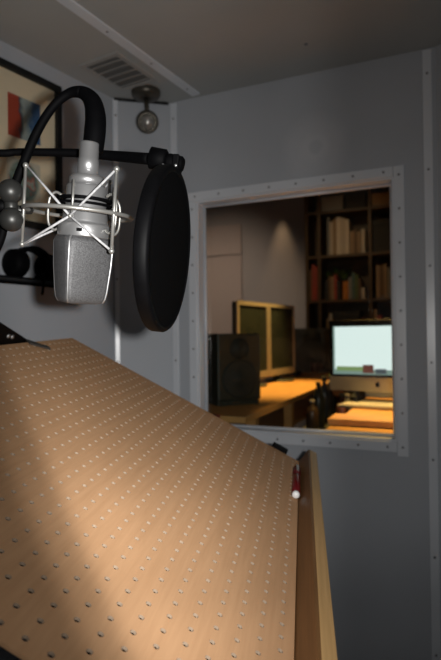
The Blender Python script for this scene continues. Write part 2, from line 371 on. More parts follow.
def art1(nt, tc, b):
    sp = nt.nodes.new('ShaderNodeSeparateXYZ'); nt.links.new(tc.outputs['UV'], sp.inputs[0])
    n = nt.nodes.new('ShaderNodeTexNoise'); n.inputs['Scale'].default_value = 3.5; nt.links.new(tc.outputs['UV'], n.inputs['Vector'])
    m = nt.nodes.new('ShaderNodeMath'); m.operation = 'MULTIPLY_ADD'; m.inputs[1].default_value = .35; nt.links.new(n.outputs[0], m.inputs[0]); nt.links.new(sp.outputs[0], m.inputs[2])
    r = ramp(nt, m.outputs[0], [(0, (.42, .05, .02)), (.5, (.42, .05, .02)), (.56, (.03, .05, .08)), (.66, (.40, .42, .40)), (.82, (.22, .27, .30)), (.92, (.03, .09, .22)), (1.2, (.03, .09, .22))])
    nt.links.new(r.outputs[0], b.inputs['Base Color'])
def art2(nt, tc, b):
    n = nt.nodes.new('ShaderNodeTexNoise'); n.inputs['Scale'].default_value = 3.0; n.inputs['Detail'].default_value = 3; nt.links.new(tc.outputs['UV'], n.inputs['Vector'])
    r = ramp(nt, n.outputs[0], [(.3, (.10, .13, .12)), (.42, (.20, .25, .22)), (.5, (.08, .12, .11)), (.58, (.42, .10, .07)), (.62, (.30, .30, .27)), (.75, (.12, .2, .16))])
    vd = nt.nodes.new('ShaderNodeVectorMath'); vd.operation = 'DISTANCE'; vd.inputs[1].default_value = (.5, .55, 0); nt.links.new(tc.outputs['UV'], vd.inputs[0])
    r2 = ramp(nt, vd.outputs['Value'], [(.40, (0, 0, 0)), (.48, (1, 1, 1))])
    mx = nt.nodes.new('ShaderNodeMix'); mx.data_type = 'RGBA'; nt.links.new(r2.outputs[0], mx.inputs['Factor']); nt.links.new(r.outputs[0], mx.inputs['A']); mx.inputs['B'].default_value = (.60, .51, .42, 1)
    nt.links.new(mx.outputs['Result'], b.inputs['Base Color'])
def print_sheet(name, q, m, label):
    """flat print on the mount, corners given clockwise from top left"""
    ps = [lt(onplane(*p, WL(0, .0095, 0), nL)) for p in q]
    tA = max(p[0] for p in ps); tB = min(p[0] for p in ps); zA = sum(p[1] for p in ps[:2]) / 2; zB = sum(p[1] for p in ps[2:]) / 2
    mb = MB().box(WL((tA + tB) / 2, .0095, (zA + zB) / 2), dL, nL, UPZ, tA - tB, .001, zA - zB)
    o = part(name, mb, m, pic, label=label); uv = o.data.uv_layers.new(name='UVMap'); off = OFF[pic.name]
    for lp_ in o.data.loops:
        t, z = lt(o.data.vertices[lp_.vertex_index].co + off); uv.data[lp_.index].uv = ((tA - t) / (tA - tB), (z - zB) / (zA - zB))
print_sheet('print', ((8, 91), (40, 106), (40, 146), (8, 134)), artmat('red_blue_print', art1), 'red and blue print with a pale figure')
print_sheet('print', ((7, 155), (40, 166), (40, 210), (7, 203)), artmat('grey_green_print', art2), 'round grey-green print with red spots')
part('glazing', MB().box(WL((t_r + t_l) / 2, .0125, (zt_ + zb_) / 2), dL, nL, UPZ, t_l - t_r - 2 * fw, .002, zt_ - zb_ - 2 * fw), gm, pic)

# shelf and headphones
s0 = lt(wlp(58, 284)); zs = s0[1]
tS0, tS1 = s0[0], s0[0] + .62
sh = root('wall_shelf', WL((tS0 + tS1) / 2, 0, zs - .012), 'thin dark shelf on the left wall below the framed picture', 'shelf')
part('board', MB().box(WL((tS0 + tS1) / 2, .046, zs - .003), dL, nL, UPZ, tS1 - tS0, .092, .006), M_blackm, sh, .001)
part('rail', MB().box(WL((tS0 + tS1) / 2, .004, zs - .010), dL, nL, UPZ, tS1 - tS0 - .02, .008, .008), M_blackm, sh)
hp = lt(onplane(34, 284, WL(0, .06, 0), nL)); hpc = WL(hp[0], .052, zs)
hd = root('headphones', hpc, 'black closed headphones lying on the dark wall shelf', 'headphones')
hx = (dL + nL * .06).normalized(); hn = hx.cross(UPZ).normalized()
arc = [hpc + hx * (.078 * math.cos(t)) + UPZ * (.012 + .082 * math.sin(t)) + hn * .0 for t in [PI * i / 20 for i in range(21)]]
band = MB()
prof_ = []
for i, p in enumerate(arc):
    t = PI * i / 20; rd = (hx * math.cos(t) + UPZ * math.sin(t)); prof_.append((p, rd))
vs = []; fs = []
for p, rd in prof_: vs += [p + rd * .007 + hn * .02, p + rd * .007 - hn * .02, p - rd * .007 - hn * .02, p - rd * .007 + hn * .02]
for i in range(20):
    for k in range(4): fs.append((i * 4 + k, i * 4 + (k + 1) % 4, i * 4 + 4 + (k + 1) % 4, i * 4 + 4 + k))
band.add(vs, fs, False); part('headband', band, M_black, hd, .003)
for sgn in (-1, 1):
    c = hpc + hx * (sgn * .062) + UPZ * .043
    ec = part('ear_cup', MB().lathe(c, hx * sgn, [(.02, -.012), (.040, -.012), (.043, 0), (.040, .016), (.028, .024), (.004, .026)], 24), M_black, hd)
    part('ear_pad', MB().tube([c - hx * sgn * .016 + (UPZ * math.cos(a) + hn * math.sin(a)) * .030 for a in [2 * PI * k / 24 for k in range(24)]], .011, 8, True), M_blackm, ec)
ct = spline([hpc + UPZ * .006 + nL * .015, hpc + nL * .036 + UPZ * .004 - hx * .006, hpc + nL * .047 - UPZ * .010 - hx * .005, hpc + nL * .048 - UPZ * .05 + hx * .002], 6)
part('cable_end', MB().tube(ct, .0042, 8), M_black, hd)

# ------------------------------------------------------------------ perforated music stand
S = .0254; KS = S / .018
O_ = CAM + c2w((-6.3793 * S, -10.0886 * S, 17.3073 * S))
g1 = c2w((.15309577, .02897872, .98778637)).normalized()
g2 = c2w((.8800269, -.45873667, -.12293629)); g2 = (g2 - g1 * g2.dot(g1)).normalized()
g3 = g1.cross(g2).normalized(); g3 = g3 if g3.z > 0 else -g3
BI0, BI1, BJ0, BJ1 = -.65, 38.35, -17.7, 9.66
TH = .0032
def BP(i, j, h=0.): return O_ + g1 * (i * S) + g2 * (j * S) + g3 * h
bmid = BP(18, -4); stand = root('music_stand', Vector((bmid.x, bmid.y, 0)), 'tilted perforated wooden music stand desk with a pale front lip', 'music stand')
# the sheet, local axes = rows / columns / normal, with real drilled holes
NS = 10; HR = .138
bm = bmesh.new(); vmap = {}
def V(x, y, z):
    k = (round(x, 5), round(y, 5), round(z, 6))
    if k not in vmap: vmap[k] = bm.verts.new((x * S, y * S, z))
    return vmap[k]
ni0, ni1, nj0, nj1 = 0, 37, -17, 9
sqp = [(.5, 0), (.5, .5), (0, .5), (-.5, .5), (-.5, 0), (-.5, -.5), (0, -.5), (.5, -.5)]
NS = 8
for i in range(ni0, ni1 + 1):
    for j in range(nj0, nj1 + 1):
        for zz in (0., -TH):
            for k in range(NS):
                k2 = (k + 1) % NS; an1, an2 = 2 * PI * k / NS, 2 * PI * k2 / NS
                q = [V(i + sqp[k][0], j + sqp[k][1], zz), V(i + sqp[k2][0], j + sqp[k2][1], zz), V(i + HR * math.cos(an2), j + HR * math.sin(an2), zz), V(i + HR * math.cos(an1), j + HR * math.sin(an1), zz)]
                bm.faces.new(q if zz == 0 else q[::-1])
        for k in range(NS):
            an1, an2 = 2 * PI * k / NS, 2 * PI * ((k + 1) % NS) / NS
            hf = bm.faces.new([V(i + HR * math.cos(an1), j + HR * math.sin(an1), 0.), V(i + HR * math.cos(an2), j + HR * math.sin(an2), 0.), V(i + HR * math.cos(an2), j + HR * math.sin(an2), -TH), V(i + HR * math.cos(an1), j + HR * math.sin(an1), -TH)]); hf.material_index = 1
def bbox_(x0, x1, y0, y1):
    vs = [bm.verts.new((x * S, y * S, z)) for x in (x0, x1) for y in (y0, y1) for z in (-TH, 0)]
    for q in ((0, 1, 3, 2), (4, 6, 7, 5), (0, 4, 5, 1), (2, 3, 7, 6), (0, 2, 6, 4), (1, 5, 7, 3)): bm.faces.new([vs[k] for k in q])
X0, X1, Y0, Y1 = ni0 - .5, ni1 + .5, nj0 - .5, nj1 + .5
bbox_(BI0, X0, BJ0, BJ1); bbox_(X1, BI1, BJ0, BJ1); bbox_(X0, X1, BJ0, Y0); bbox_(X0, X1, Y1, BJ1)
bmesh.ops.recalc_face_normals(bm, faces=bm.faces)
me = bpy.data.meshes.new('perforated_board'); bm.to_mesh(me); bm.free(); me.materials.append(M_board); me.materials.append(mat('drilled_core', (.36, .27, .195), .8, spec=.2, var=.1, vscale=60))
bo = bpy.data.objects.new('perforated_board', me); COL.objects.link(bo); bo.parent = stand
BMAT = Matrix.Translation(O_ - stand.location) @ frame(g1, g2, g3).to_4x4()
bo.matrix_local = BMAT
def bpart(name, polys, m, bevel=.0012, label=None):
    # prisms along the rows: polygon in (column, height) metres from the board's lower edge, extruded from row i0 to i1
    bm = bmesh.new()
    for poly, i0_, i1_ in polys:
        a = [bm.verts.new((i0_ * S, BJ1 * S + y * KS, z * KS)) for y, z in poly]; b = [bm.verts.new((i1_ * S, BJ1 * S + y * KS, z * KS)) for y, z in poly]; n = len(poly)
        bm.faces.new(a); bm.faces.new(b[::-1])
        for k in range(n): bm.faces.new((a[k], a[(k + 1) % n], b[(k + 1) % n], b[k]))
    bmesh.ops.recalc_face_normals(bm, faces=bm.faces); me = bpy.data.meshes.new(name); bm.to_mesh(me); bm.free(); me.materials.append(m)
    o = bpy.data.objects.new(name, me); COL.objects.link(o); o.parent = stand; o.matrix_local = BMAT
    if label: o['label'] = label
    if bevel: b = o.modifiers.new('bevel', 'BEVEL'); b.width = bevel; b.segments = 2; b.limit_method = 'ANGLE'
    return o
# lip: a dark inner strip leaning slightly outwards and a pale outer strip
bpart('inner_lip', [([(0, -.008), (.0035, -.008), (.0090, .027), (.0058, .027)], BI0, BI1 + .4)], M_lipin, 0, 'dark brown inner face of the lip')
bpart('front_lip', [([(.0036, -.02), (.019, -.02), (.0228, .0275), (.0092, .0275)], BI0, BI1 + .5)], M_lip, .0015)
# battens underneath, post and foot
for i in (3.16, 34.16): bpart('batten', [([(-.46, -TH / KS - .016), (-.02, -TH / KS - .016), (-.02, -TH / KS), (-.46, -TH / KS)], i, i + .68)], M_blackm)
pc = BP(18.5, -4, -TH); fc = Vector((pc.x, pc.y, 0))
part('mounting_plate', MB().box(BP(18.5, -4, -TH - .006), g1, g2, g3, .20, .16, .012), M_blackm, stand)
part('post', MB().tube([fc + UPZ * .02, pc - UPZ * .02], .017, 16), M_blackm, stand)
part('foot', MB().lathe(fc, UPZ, [(.19, 0), (.19, .008), (.15, .016), (.03, .024)], 32), M_blackm, stand)
MB.K = KS
# black strap over the top corner, with two bolt heads, and a small black catch on the far edge
bk_n = g2; bk_p = BP(0, BJ0 - .12, 0)
bpoly = [onplane(x, y, bk_p, bk_n) for x, y in ((-24, 306.5), (22, 336), (30, 341.5), (27, 345), (-24, 351))]
bkt = part('bracket', MB().prism(bpoly, -g2 * .005), M_blackm, stand, .0004, 'black metal bracket rising from the top edge')
for q in ((8, 336), (12, 336.8)):
    part('bolt', MB().lathe(onplane(*q, bk_p, bk_n), g2, [(.0034, -.0005), (.0034, .0012), (.002, .0024)], 12), M_nickel, bkt)
ta = onplane(28, 342.5, BP(0, 0, .004), g3); tb = onplane(49, 348.8, BP(0, 0, .0015), g3); sd = (tb - ta).normalized(); ss = sd.cross(g3).normalized()
part('strap', MB().prism([ta - ss * .011, ta + ss * .011, tb + ss * .008, tb - ss * .008], g3 * .004), mat('worn_black_metal', (.05, .045, .04), .5), stand, .0005)
kc = onplane(277, 451, BP(BI1 + .25, 0, 0), g1)
part('catch', MB().box(BP(BI1 + .4, 7.4, .002), g1, g2, g3, .014, .030, .012), M_blackm, stand, .002)

# red pen lying in the angle of board and lip
pr = .0062 * KS
def PC(i): return BP(i, BJ1 - .16, pr) + g2 * -.005
pen = root('marker_pen', PC(33) - g3 * pr, 'short red marker pen with a shiny end lying against the lip of the music stand', 'pen')
pa = PC(27.0)
part('barrel', MB().lathe(pa, g1, [(.0048, 0), (.0062, .002), (.0062, .085), (.005, .088)], 18), mat('red_plastic', (.17, .006, .009), .3, var=.1, vscale=60), pen)
part('cap', MB().lathe(pa, g1, [(.0048, .0885), (.0066, .090), (.0066, .125), (.0055, .128)], 18), mat('dark_red_plastic', (.09, .006, .008), .3), pen)
part('end_plug', MB().lathe(pa, -g1, [(.0056, -.001), (.0056, .004), (.0040, .0062), (.001, .007)], 18), mat('glint_white_end', (.92, .92, .92), .25), pen)  # white colour stands in for the flash glint on the end
part('clip', MB().box(pa + (g1 * .106 + g3 * .0075 - g2 * .002) * KS, g1, g2, g3, .036, .004, .0016), mat('dark_red_plastic', (.09, .006, .008)), pen)

# ------------------------------------------------------------------ microphone in its elastic suspension
ZM = .72; KM = ZM / .62; MB.K = KM
mo = at(85.5, 214, ZM)
ax = c2w((.085, 1.0, -.10)).normalized()                      # up the hanging microphone, towards its plug
mx_ = c2w((1, 0, 0)); mx_ = (mx_ - ax * mx_.dot(ax)).normalized(); my_ = ax.cross(mx_).normalized()   # mx right, my away from camera
if my_.dot(f_) < 0: my_ = -my_
def MP(x, y, t): return mo + (mx_ * x + my_ * y + ax * t) * KM
mic = root('studio_microphone', MP(0, 0, -.108), 'silver studio microphone hanging upside down in a wire suspension', 'microphone')
part('body', MB().lathe(mo, ax, [(.0300, -.0275), (.0305, -.0265), (.0305, -.014), (.0295, -.012), (.0268, -.0115), (.0268, -.0095), (.0262, -.008), (.0245, .003), (.0232, .006), (.0232, .0300), (.0215, .0325)], 40), M_nickel, mic)
part('body_cap', MB().lathe(mo, ax, [(.0205, .0325), (.0205, .040), (.0185, .0435), (.0125, .0445)], 36), M_nickel, mic)
part('seam_ring', MB().lathe(mo, ax, [(.0236, .0145), (.0239, .015), (.0239, .0165), (.0236, .017)], 36), M_black, mic)
pl = part('plug', MB().lathe(mo, ax, [(.0120, .0445), (.0120, .062), (.0112, .063), (.0112, .080), (.0104, .0815)], 28), M_nickel, mic)
part('badge', MB().box(MP(.002, -.0306, -.0205), mx_, my_, ax, .0065, .001, .0038), M_blackm, mic, .0004)
# wedge-shaped grille head: rounded rectangle sections shrinking towards the tip
ph = math.radians(40)
hX = mx_ * math.cos(ph) + my_ * math.sin(ph); hY = -mx_ * math.sin(ph) + my_ * math.cos(ph)
def sect(w, d, r, n=5):
    pts = []
    for cx, cy, a0_ in ((w / 2 - r, d / 2 - r, 0), (-w / 2 + r, d / 2 - r, PI / 2), (-w / 2 + r, -d / 2 + r, PI), (w / 2 - r, -d / 2 + r, 3 * PI / 2)):
        for k in range(n): a = a0_ + PI / 2 * k / (n - 1); pts.append((cx + r * math.cos(a), cy + r * math.sin(a)))
    return pts
M_grille = bpy.data.materials.new('woven_steel_grille'); M_grille.use_nodes = True; nt = M_grille.node_tree; b = nt.nodes['Principled BSDF']
tc = nt.nodes.new('ShaderNodeTexCoord'); vo = nt.nodes.new('ShaderNodeTexVoronoi'); vo.inputs['Scale'].default_value = 900; nt.links.new(tc.outputs['Object'], vo.inputs['Vector'])
rr = ramp(nt, vo.outputs['Distance'], [(.1, (.16, .16, .165)), (.75, (.055, .055, .057))]); nt.links.new(rr.outputs[0], b.inputs['Base Color'])
bp = nt.nodes.new('ShaderNodeBump'); bp.inputs['Strength'].default_value = .5; bp.inputs['Distance'].default_value = .0006; bp.invert = True; nt.links.new(vo.outputs['Distance'], bp.inputs['Height']); nt.links.new(bp.outputs[0], b.inputs['Normal'])
b.inputs['Metallic'].default_value = .3; b.inputs['Roughness'].default_value = .5
secs = [(-.0275, .0600, .047, .017), (-.034, .0600, .047, .010), (-.060, .0570, .043, .007), (-.090, .0525, .038, .006), (-.0985, .0510, .0345, .0065), (-.1035, .047, .030, .007), (-.1050, .038, .022, .008)]
gv = []; gf = []; nsec = 20
for t, w_, d_, r__ in secs:
    for x, y in sect(w_, d_, r__): gv.append(mo + (ax * t + hX * x + hY * y) * KM)
for i in range(len(secs) - 1):
    for k in range(nsec): gf.append((i * nsec + k, i * nsec + (k + 1) % nsec, (i + 1) * nsec + (k + 1) % nsec, (i + 1) * nsec + k))
gb = MB().add(gv, gf, True); gb.add(gv[-nsec:], [tuple(range(nsec))]); gb.add(gv[:nsec], [tuple(range(nsec))[::-1]])
part('grille', gb, M_grille, mic)
for sx, sy in ((-1, -1), (1, -1), (1, 1), (-1, 1)):
    pts = []
    for t, w_, d_, r__ in secs[:-1]:
        k = r__ * (1 - .7071) * .95; pts.append(mo + (ax * t + hX * (sx * (w_ / 2 - k)) + hY * (sy * (d_ / 2 - k))) * KM)
    part('grille_bar', MB().tube(pts, .0013, 8), M_nickel, mic)

# suspension: outer ring, three posts, inner cage, elastic cords
sm = root('shock_mount', MP(0, 0, -.045), 'silver wire spider shock mount around the studio microphone', 'shock mount')
RR = .0615; cx_ = -.0075
def ring(r, t, n=48, off=cx_): return [MP(off + r * math.sin(2 * PI * k / n), -r * math.cos(2 * PI * k / n), t) for k in range(n)]
part('outer_ring', MB().tube(ring(RR, .0), .0024, 10, True), M_steel, sm)
def pol(r, deg, t, off=cx_): a = math.radians(deg); return MP(off + r * math.sin(a), -r * math.cos(a), t)
posts = (-78, 52, 160); nodes = (-14, 105, 215)
for d in posts:
    po = part('post', MB().tube([pol(RR, d, -.0405), pol(RR, d, .0465)], .0019, 10), M_steel, sm)
    for t in (-.0415, .0475): part('post_cap', MB().ball(pol(RR, d, t), .0034, 12), M_steel, po)
part('inner_ring', MB().tube(ring(.0285, .016, 40, 0), .0020, 8, True), M_black, sm)
part('inner_ring', MB().tube(ring(.0285, .0105, 40, 0), .0016, 8, True), M_black, sm)
for d in nodes:
    part('inner_post', MB().tube([pol(.0305, d, -.007, 0), pol(.0305, d, .034, 0)], .0015, 8), M_steel, sm)
    part('node', MB().ball(pol(.034, d, -.0065, 0), .0030, 12), M_steel, sm)
for d in (-95, 62, 130):       # bent hooks of the inner cage
    hk = spline([pol(.030, d, .020, 0), pol(.038, d, .0225, 0), pol(.0445, d, .013, 0), pol(.0445, d, -.012, 0), pol(.037, d, -.021, 0), pol(.031, d, -.017, 0)], 6)
    part('hook', MB().tube(hk, .0016, 8), M_steel, sm)
M_cord = mat('grey_elastic_cord', (.42, .42, .43), .7, var=.25, vscale=300)
for d in posts:
    for nd in nodes:
        dd = abs((nd - d + 180) % 360 - 180)
        if dd < 80:
            for t in (-.0405, .0465):
                part('elastic_cord', MB().tube([pol(RR - .002, d, t), pol(.035, nd, -.0065, 0)], .00135, 8), M_cord, sm)
# swivel joint with its two round knobs at the left end of the ring
part('knob', MB().ball(at(10.5, 191.5, ZM - .016), .0140, 24), M_knob, sm)
part('knob', MB().ball(at(11.5, 219.5, ZM - .016), .0138, 24), M_knob, sm)
part('knob_neck', MB().tube([at(10.5, 191.5, ZM - .012), at(11.5, 219.5, ZM - .012)], .0075, 14), M_knob, sm)
part('ring_lug', MB().tube([at(12, 210, ZM - .004), pol(RR - .001, -100, 0), pol(RR - .001, -99, .0)], [.006, .0045, .0035], 12), M_knob, sm)
part('swivel', MB().tube([at(11, 205, ZM), at(-14, 208, ZM + .01)], .0085, 14), M_blackm, sm)

# boom stand to the left of the picture, carrying the suspension and the pop filter arm
px_ = at(-228, 208, ZM + .03); base = Vector((px_.x, px_.y, 0))
ms = root('microphone_stand', base, 'black microphone stand at the left edge holding the suspension', 'microphone stand')
part('pole', MB().tube([base + UPZ * .02, base + UPZ * (px_.z + .15)], .0095, 14), M_blackm, ms)
part('foot', MB().lathe(base, UPZ, [(.13, 0), (.13, .008), (.10, .018), (.02, .03)], 32), M_blackm, ms)
part('arm', MB().tube([px_, at(-13.5, 208, ZM + .0102)], .0075, 12), M_blackm, ms)
part('clamp', MB().lathe(base + UPZ * (px_.z - .02), UPZ, [(.017, 0), (.017, .04)], 16), M_blackm, ms)

# cable with its thick boot
cps = [(92.6, 152, .000), (95, 132, .0), (95.5, 116, .002), (92, 101, .006), (82, 92.5, .010), (68, 94, .014), (52, 108, .016), (37, 132, .016), (25, 160, .016), (15, 186, .018), (5, 222, .020), (-4, 250, .02), (-40, 318, .02), (-120, 338, .02), (-221, 345, .02)]
pts = spline([at(x, y, ZM + dz) for x, y, dz in cps], 6)
cb = root('microphone_cable', pts[-1], 'thick black cable arching from the microphone plug over to the left', 'cable')
rads = lerpr([.0122, .0126, .0122, .0105, .0075, .0056, .0052, .0054, .0056, .0056, .0052, .0052, .0052, .0052, .0052], len(pts))
nb = 4 * 6
part('boot', MB().tube(pts[:nb + 1], rads[:nb + 1], 16), M_black, cb)
part('cord', MB().tube(pts[nb:], rads[nb:], 12), M_black, cb)

# pop filter: rim, fabric discs, swivel and arm
ZP = .70
pcn = at(170, 250.5, ZP); pn = c2w((.975, -.09, -.155)).normalized(); PRr = .0935
pu = c2w((.11, 1, 0)); pu = (pu - pn * pu.dot(pn)).normalized(); pv = pn.cross(pu)
pf = root('pop_filter', pcn - UPZ * PRr * KM, 'round black fabric pop filter screen in front of the microphone', 'pop filter')
M_fab = mat('black_nylon_mesh', (.0015, .0015, .0018), .85, spec=.05, var=.3, vscale=500, bump=.4, bscale=900)
part('rim', MB().lathe(pcn, pn, [(PRr - .006, -.012), (PRr - .001, -.0125), (PRr, -.011), (PRr, .0), (PRr - .002, .0025), (PRr - .007, .003), (PRr - .007, -.011), (PRr - .006, -.012)], 64, False), M_blackm, pf)
part('fabric_front', MB().lathe(pcn, pn, [(PRr - .0072, .0012), (PRr - .04, .0020), (.002, .0025), (.0001, .0025)], 64, False), M_fab, pf)
part('fabric_back', MB().lathe(pcn, pn, [(PRr - .0072, -.0095), (.0001, -.0105)], 64, False), M_fab, pf)
kp = at(172, 160, ZP + .004)
part('clamp_knob', MB().lathe(at(160, 159.5, ZP + .006), c2w((1, -.22, -.1)), [(.009, -.012), (.0125, -.011), (.0125, .006), (.010, .008)], 20), M_black, pf)
part('swivel', MB().lathe(at(166, 161, ZP + .006), c2w((1, -.28, -.1)), [(.0085, 0), (.0095, .004), (.0095, .018), (.007, .021)], 20), M_black, pf)
part('bracket', MB().box(at(177, 166, ZP), pu, pn, pv, .022, .008, .02), M_blackm, pf, .002)
for q in ((163, 165.5), (176, 165.5)): part('rivet', MB().ball(at(*q, ZP - .010), .0022, 10), M_nickel, pf)
arm = spline([at(-228, 141, ZM + .03), at(-20, 152.5, ZM + .04), at(20, 152, ZM + .045), at(75, 153, ZM + .04), at(115, 156, ZM + .025), at(150, 159, ZP + .008)], 6)
part('arm', MB().tube(arm, lerpr([.0045, .0046, .0046, .0052, .0062, .0068], len(arm)), 12), M_black, pf)

MB.K = 1.0
# ------------------------------------------------------------------ the control room beyond the glass
CZ = 2.80; V1 = 3.75; UL, UR = -2.3, 2.6
M_cwall = mat('plum_grey_plaster', (.30, .265, .26), .8, spec=.2, var=.05, vscale=2)
M_cfloor = mat('dark_floor', (.05, .04, .035), .7, var=.2, vscale=5)
def cbox(name, x0, x1, y0, y1, z0_, z1_, m): return tag(part(name, MB().box(W((x0 + x1) / 2, (y0 + y1) / 2, (z0_ + z1_) / 2), e1, e2, UPZ, x1 - x0, y1 - y0, z1_ - z0_), m), kind='structure')
cbox('wall_far', UL, UR, V1, V1 + .08, 0, CZ, M_cwall)
cbox('wall_far_left', UL - .08, UL, T, V1 + .08, 0, CZ, M_cwall)
cbox('wall_far_right', UR, UR + .08, T, V1 + .08, 0, CZ, M_cwall)
cbox('floor_far', UL, UR, T, V1, -.05, 0, M_cfloor)
cbox('ceiling_far', UL, UR, T, V1, CZ, CZ + .05, M_cwall)
cbox('wall_far_front_left', UL - .08, -.3, 0.0, T, 0, CZ, M_cwall)
cbox('wall_far_front_right', uR + .45, UR + .08, 0.0, T, 0, CZ, M_cwall)
cbox('wall_far_front_top', -.3, uR + .45, T * .5, T, ZC + .055, CZ, M_cwall)

DZ = EYE - .34
def cuv(p): d = p - flat(B_); return d.dot(e1), d.dot(e2)
def dk(px, py): return onz(px, py, DZ)
uE, vE0 = cuv(dk(255, 412)); uE2, vE1 = cuv(dk(331, 379)); uE = (uE + uE2) / 2 + .03; vE0 = max(vE0 - .15, T + .06); vE1 = min(cuv(dk(325, 372))[1] + .1, 3.12)
DW = .62
desk = root('editing_desk', W(uE - DW / 2, (vE0 + vE1) / 2, 0), 'long orange beech desk carrying the speakers and twin screens', 'desk')
part('worktop', MB().box(W(uE - DW / 2, (vE0 + vE1) / 2, DZ - .014), e1, e2, UPZ, DW, vE1 - vE0, .028), M_desk, desk, .002)
for v in (vE0 + .25, vE0 + .85, vE1 - .2): part('leg', MB().box(W(uE - .06, v, (DZ - .028) / 2), e1, e2, UPZ, .045, .045, DZ - .028), M_desk, desk)
for v in (vE0 + .25, vE1 - .2): part('leg', MB().box(W(uE - DW + .06, v, (DZ - .028) / 2), e1, e2, UPZ, .045, .045, DZ - .028), M_desk, desk)
part('lower_shelf', MB().box(W(uE - DW / 2 - .02, (vE0 + vE1) / 2, DZ - .20), e1, e2, UPZ, DW - .14, vE1 - vE0 - .5, .02), M_desk, desk)

# right-hand desk with the computer
iu, iv = cuv(dk(366, 402))
q0 = cuv(dk(352, 414)); ruL = q0[0] - .03
d2 = root('computer_desk', W((ruL + UR) / 2, .9, 0), 'orange wooden desk in front of the window carrying the lit computer', 'desk')
part('worktop', MB().box(W((ruL + 2.2) / 2, (T + .05 + iv + .35) / 2, DZ - .016), e1, e2, UPZ, 2.2 - ruL, iv + .35 - T - .05, .028), M_desk, d2, .002)
for u in (ruL + .08, 2.1):
    for v in (T + .15, iv + .25): part('leg', MB().box(W(u, v, (DZ - .03) / 2), e1, e2, UPZ, .045, .045, DZ - .03), M_desk, d2)

M_dark = mat('charcoal_plastic', (.033, .035, .024), .5, var=.2, vscale=30)
M_cone = mat('speaker_cone', (.026, .027, .019), .7)
M_alu = mat('anodised_aluminium', (.55, .54, .52), .35, metal=.7, var=.03, vscale=30)
M_bez = mat('pale_bezel', (.36, .33, .29), .45, var=.03, vscale=30)
M_scr = mat('unlit_screen', (.035, .045, .042), .25, var=.2, vscale=4)
M_scrb = mat('screen_black', (.006, .006, .007), .2)
def speaker(name, c, face, w_, d_, h_, label, tilt=0):
    """c = centre of the foot on the desk, face = horizontal direction the drivers point"""
    face = face.normalized(); side = UPZ.cross(face)
    r = root(name, c, label, 'speaker', 'desk speakers')
    part('stand_base', MB().box(c + UPZ * .012, side, face, UPZ, w_ * .96, d_ * .9, .024), M_dark, r, .004)
    cab = c + UPZ * (.024 + h_ / 2)
    cb_ = part('cabinet', MB().box(cab, side, face, UPZ, w_, d_, h_), M_dark, r, .008)
    part('woofer', MB().lathe(cab + face * (d_ / 2) - UPZ * h_ * .18, face, [(w_ * .40, 0), (w_ * .40, .006), (w_ * .34, .007), (w_ * .12, -.004 + .008), (w_ * .1, .010), (.002, .013)], 28, False), M_cone, cb_)
    part('tweeter', MB().lathe(cab + face * (d_ / 2) + UPZ * h_ * .27, face, [(w_ * .22, 0), (w_ * .22, .005), (w_ * .10, .003), (w_ * .08, .008), (.002, .012)], 24, False), M_cone, cb_)
    part('status_light', MB().lathe(cab + face * (d_ / 2) - UPZ * h_ * .44, face, [(.004, 0), (.004, .003)], 10), mat('amber_dot', (.3, .12, .02)), cb_)
    return r
sp1 = dk(231, 403); fA = (e1 * .75 - e2 * .66)
speaker('desk_speaker', sp1, fA, .235, .20, .325, 'black box speaker at the near end of the orange desk')
sp2 = dk(311, 371.5); speaker('desk_speaker', sp2, (e1 * .35 - e2 * .95), 0.36, .26, .37, 'black box speaker at the far end of the orange desk')

def monitor(c, face, w_, h_, bottom, label):
    face = face.normalized(); side = face.cross(UPZ)
    r = root('desk_monitor', c, label, 'monitor', 'twin screens on the desk')
    cc = c + UPZ * (bottom + h_ / 2)
    part('housing', MB().box(cc - face * .02, side, face, UPZ, w_ - .01, .034, h_ - .01), M_dark, r, .004)
    bw = .026
    for dx, dz, lx, lz in ((-(w_ - bw) / 2, 0, bw, h_), ((w_ - bw) / 2, 0, bw, h_), (0, (h_ - bw) / 2, w_ - 2 * bw, bw), (0, -(h_ - bw * 1.7) / 2, w_ - 2 * bw, bw * 1.7)):
        part('bezel', MB().box(cc + side * dx + UPZ * dz + face * .002, side, face, UPZ, lx, .012, lz), M_bez, r)
    part('screen', MB().box(cc + face * .001 + UPZ * bw * .35, side, face, UPZ, w_ - 2 * bw, .004, h_ - 2.7 * bw), M_scr, r)
    part('neck', MB().box(c + UPZ * (bottom / 2 + .04) - face * .05, side, face, UPZ, .07, .03, bottom + .06), M_dark, r)
    part('foot', MB().lathe(c - face * .02, UPZ, [(.11, 0), (.11, .006), (.10, .012), (.02, .014)], 28), M_dark, r)
    return r
mA = at(236, 300, 3.35); mB = at(293.5, 305, 4.10)
md = (mB - mA); md.z = 0; mL = md.length; md.normalize(); mf = Vector((md.y, -md.x, 0)); mf = mf if mf.x > 0 else -mf
ztop = (mA.z + mB.z) / 2; mw = mL / 2 - .006
for t, lab in ((.25, 'nearer of two pale-framed screens on the orange desk'), (.75, 'farther of two pale-framed screens, beside the far speaker')):
    c = mA + md * (mL * t); c = Vector((c.x, c.y, DZ)); monitor(c, mf, mw, ztop - DZ - .055, .05, lab)

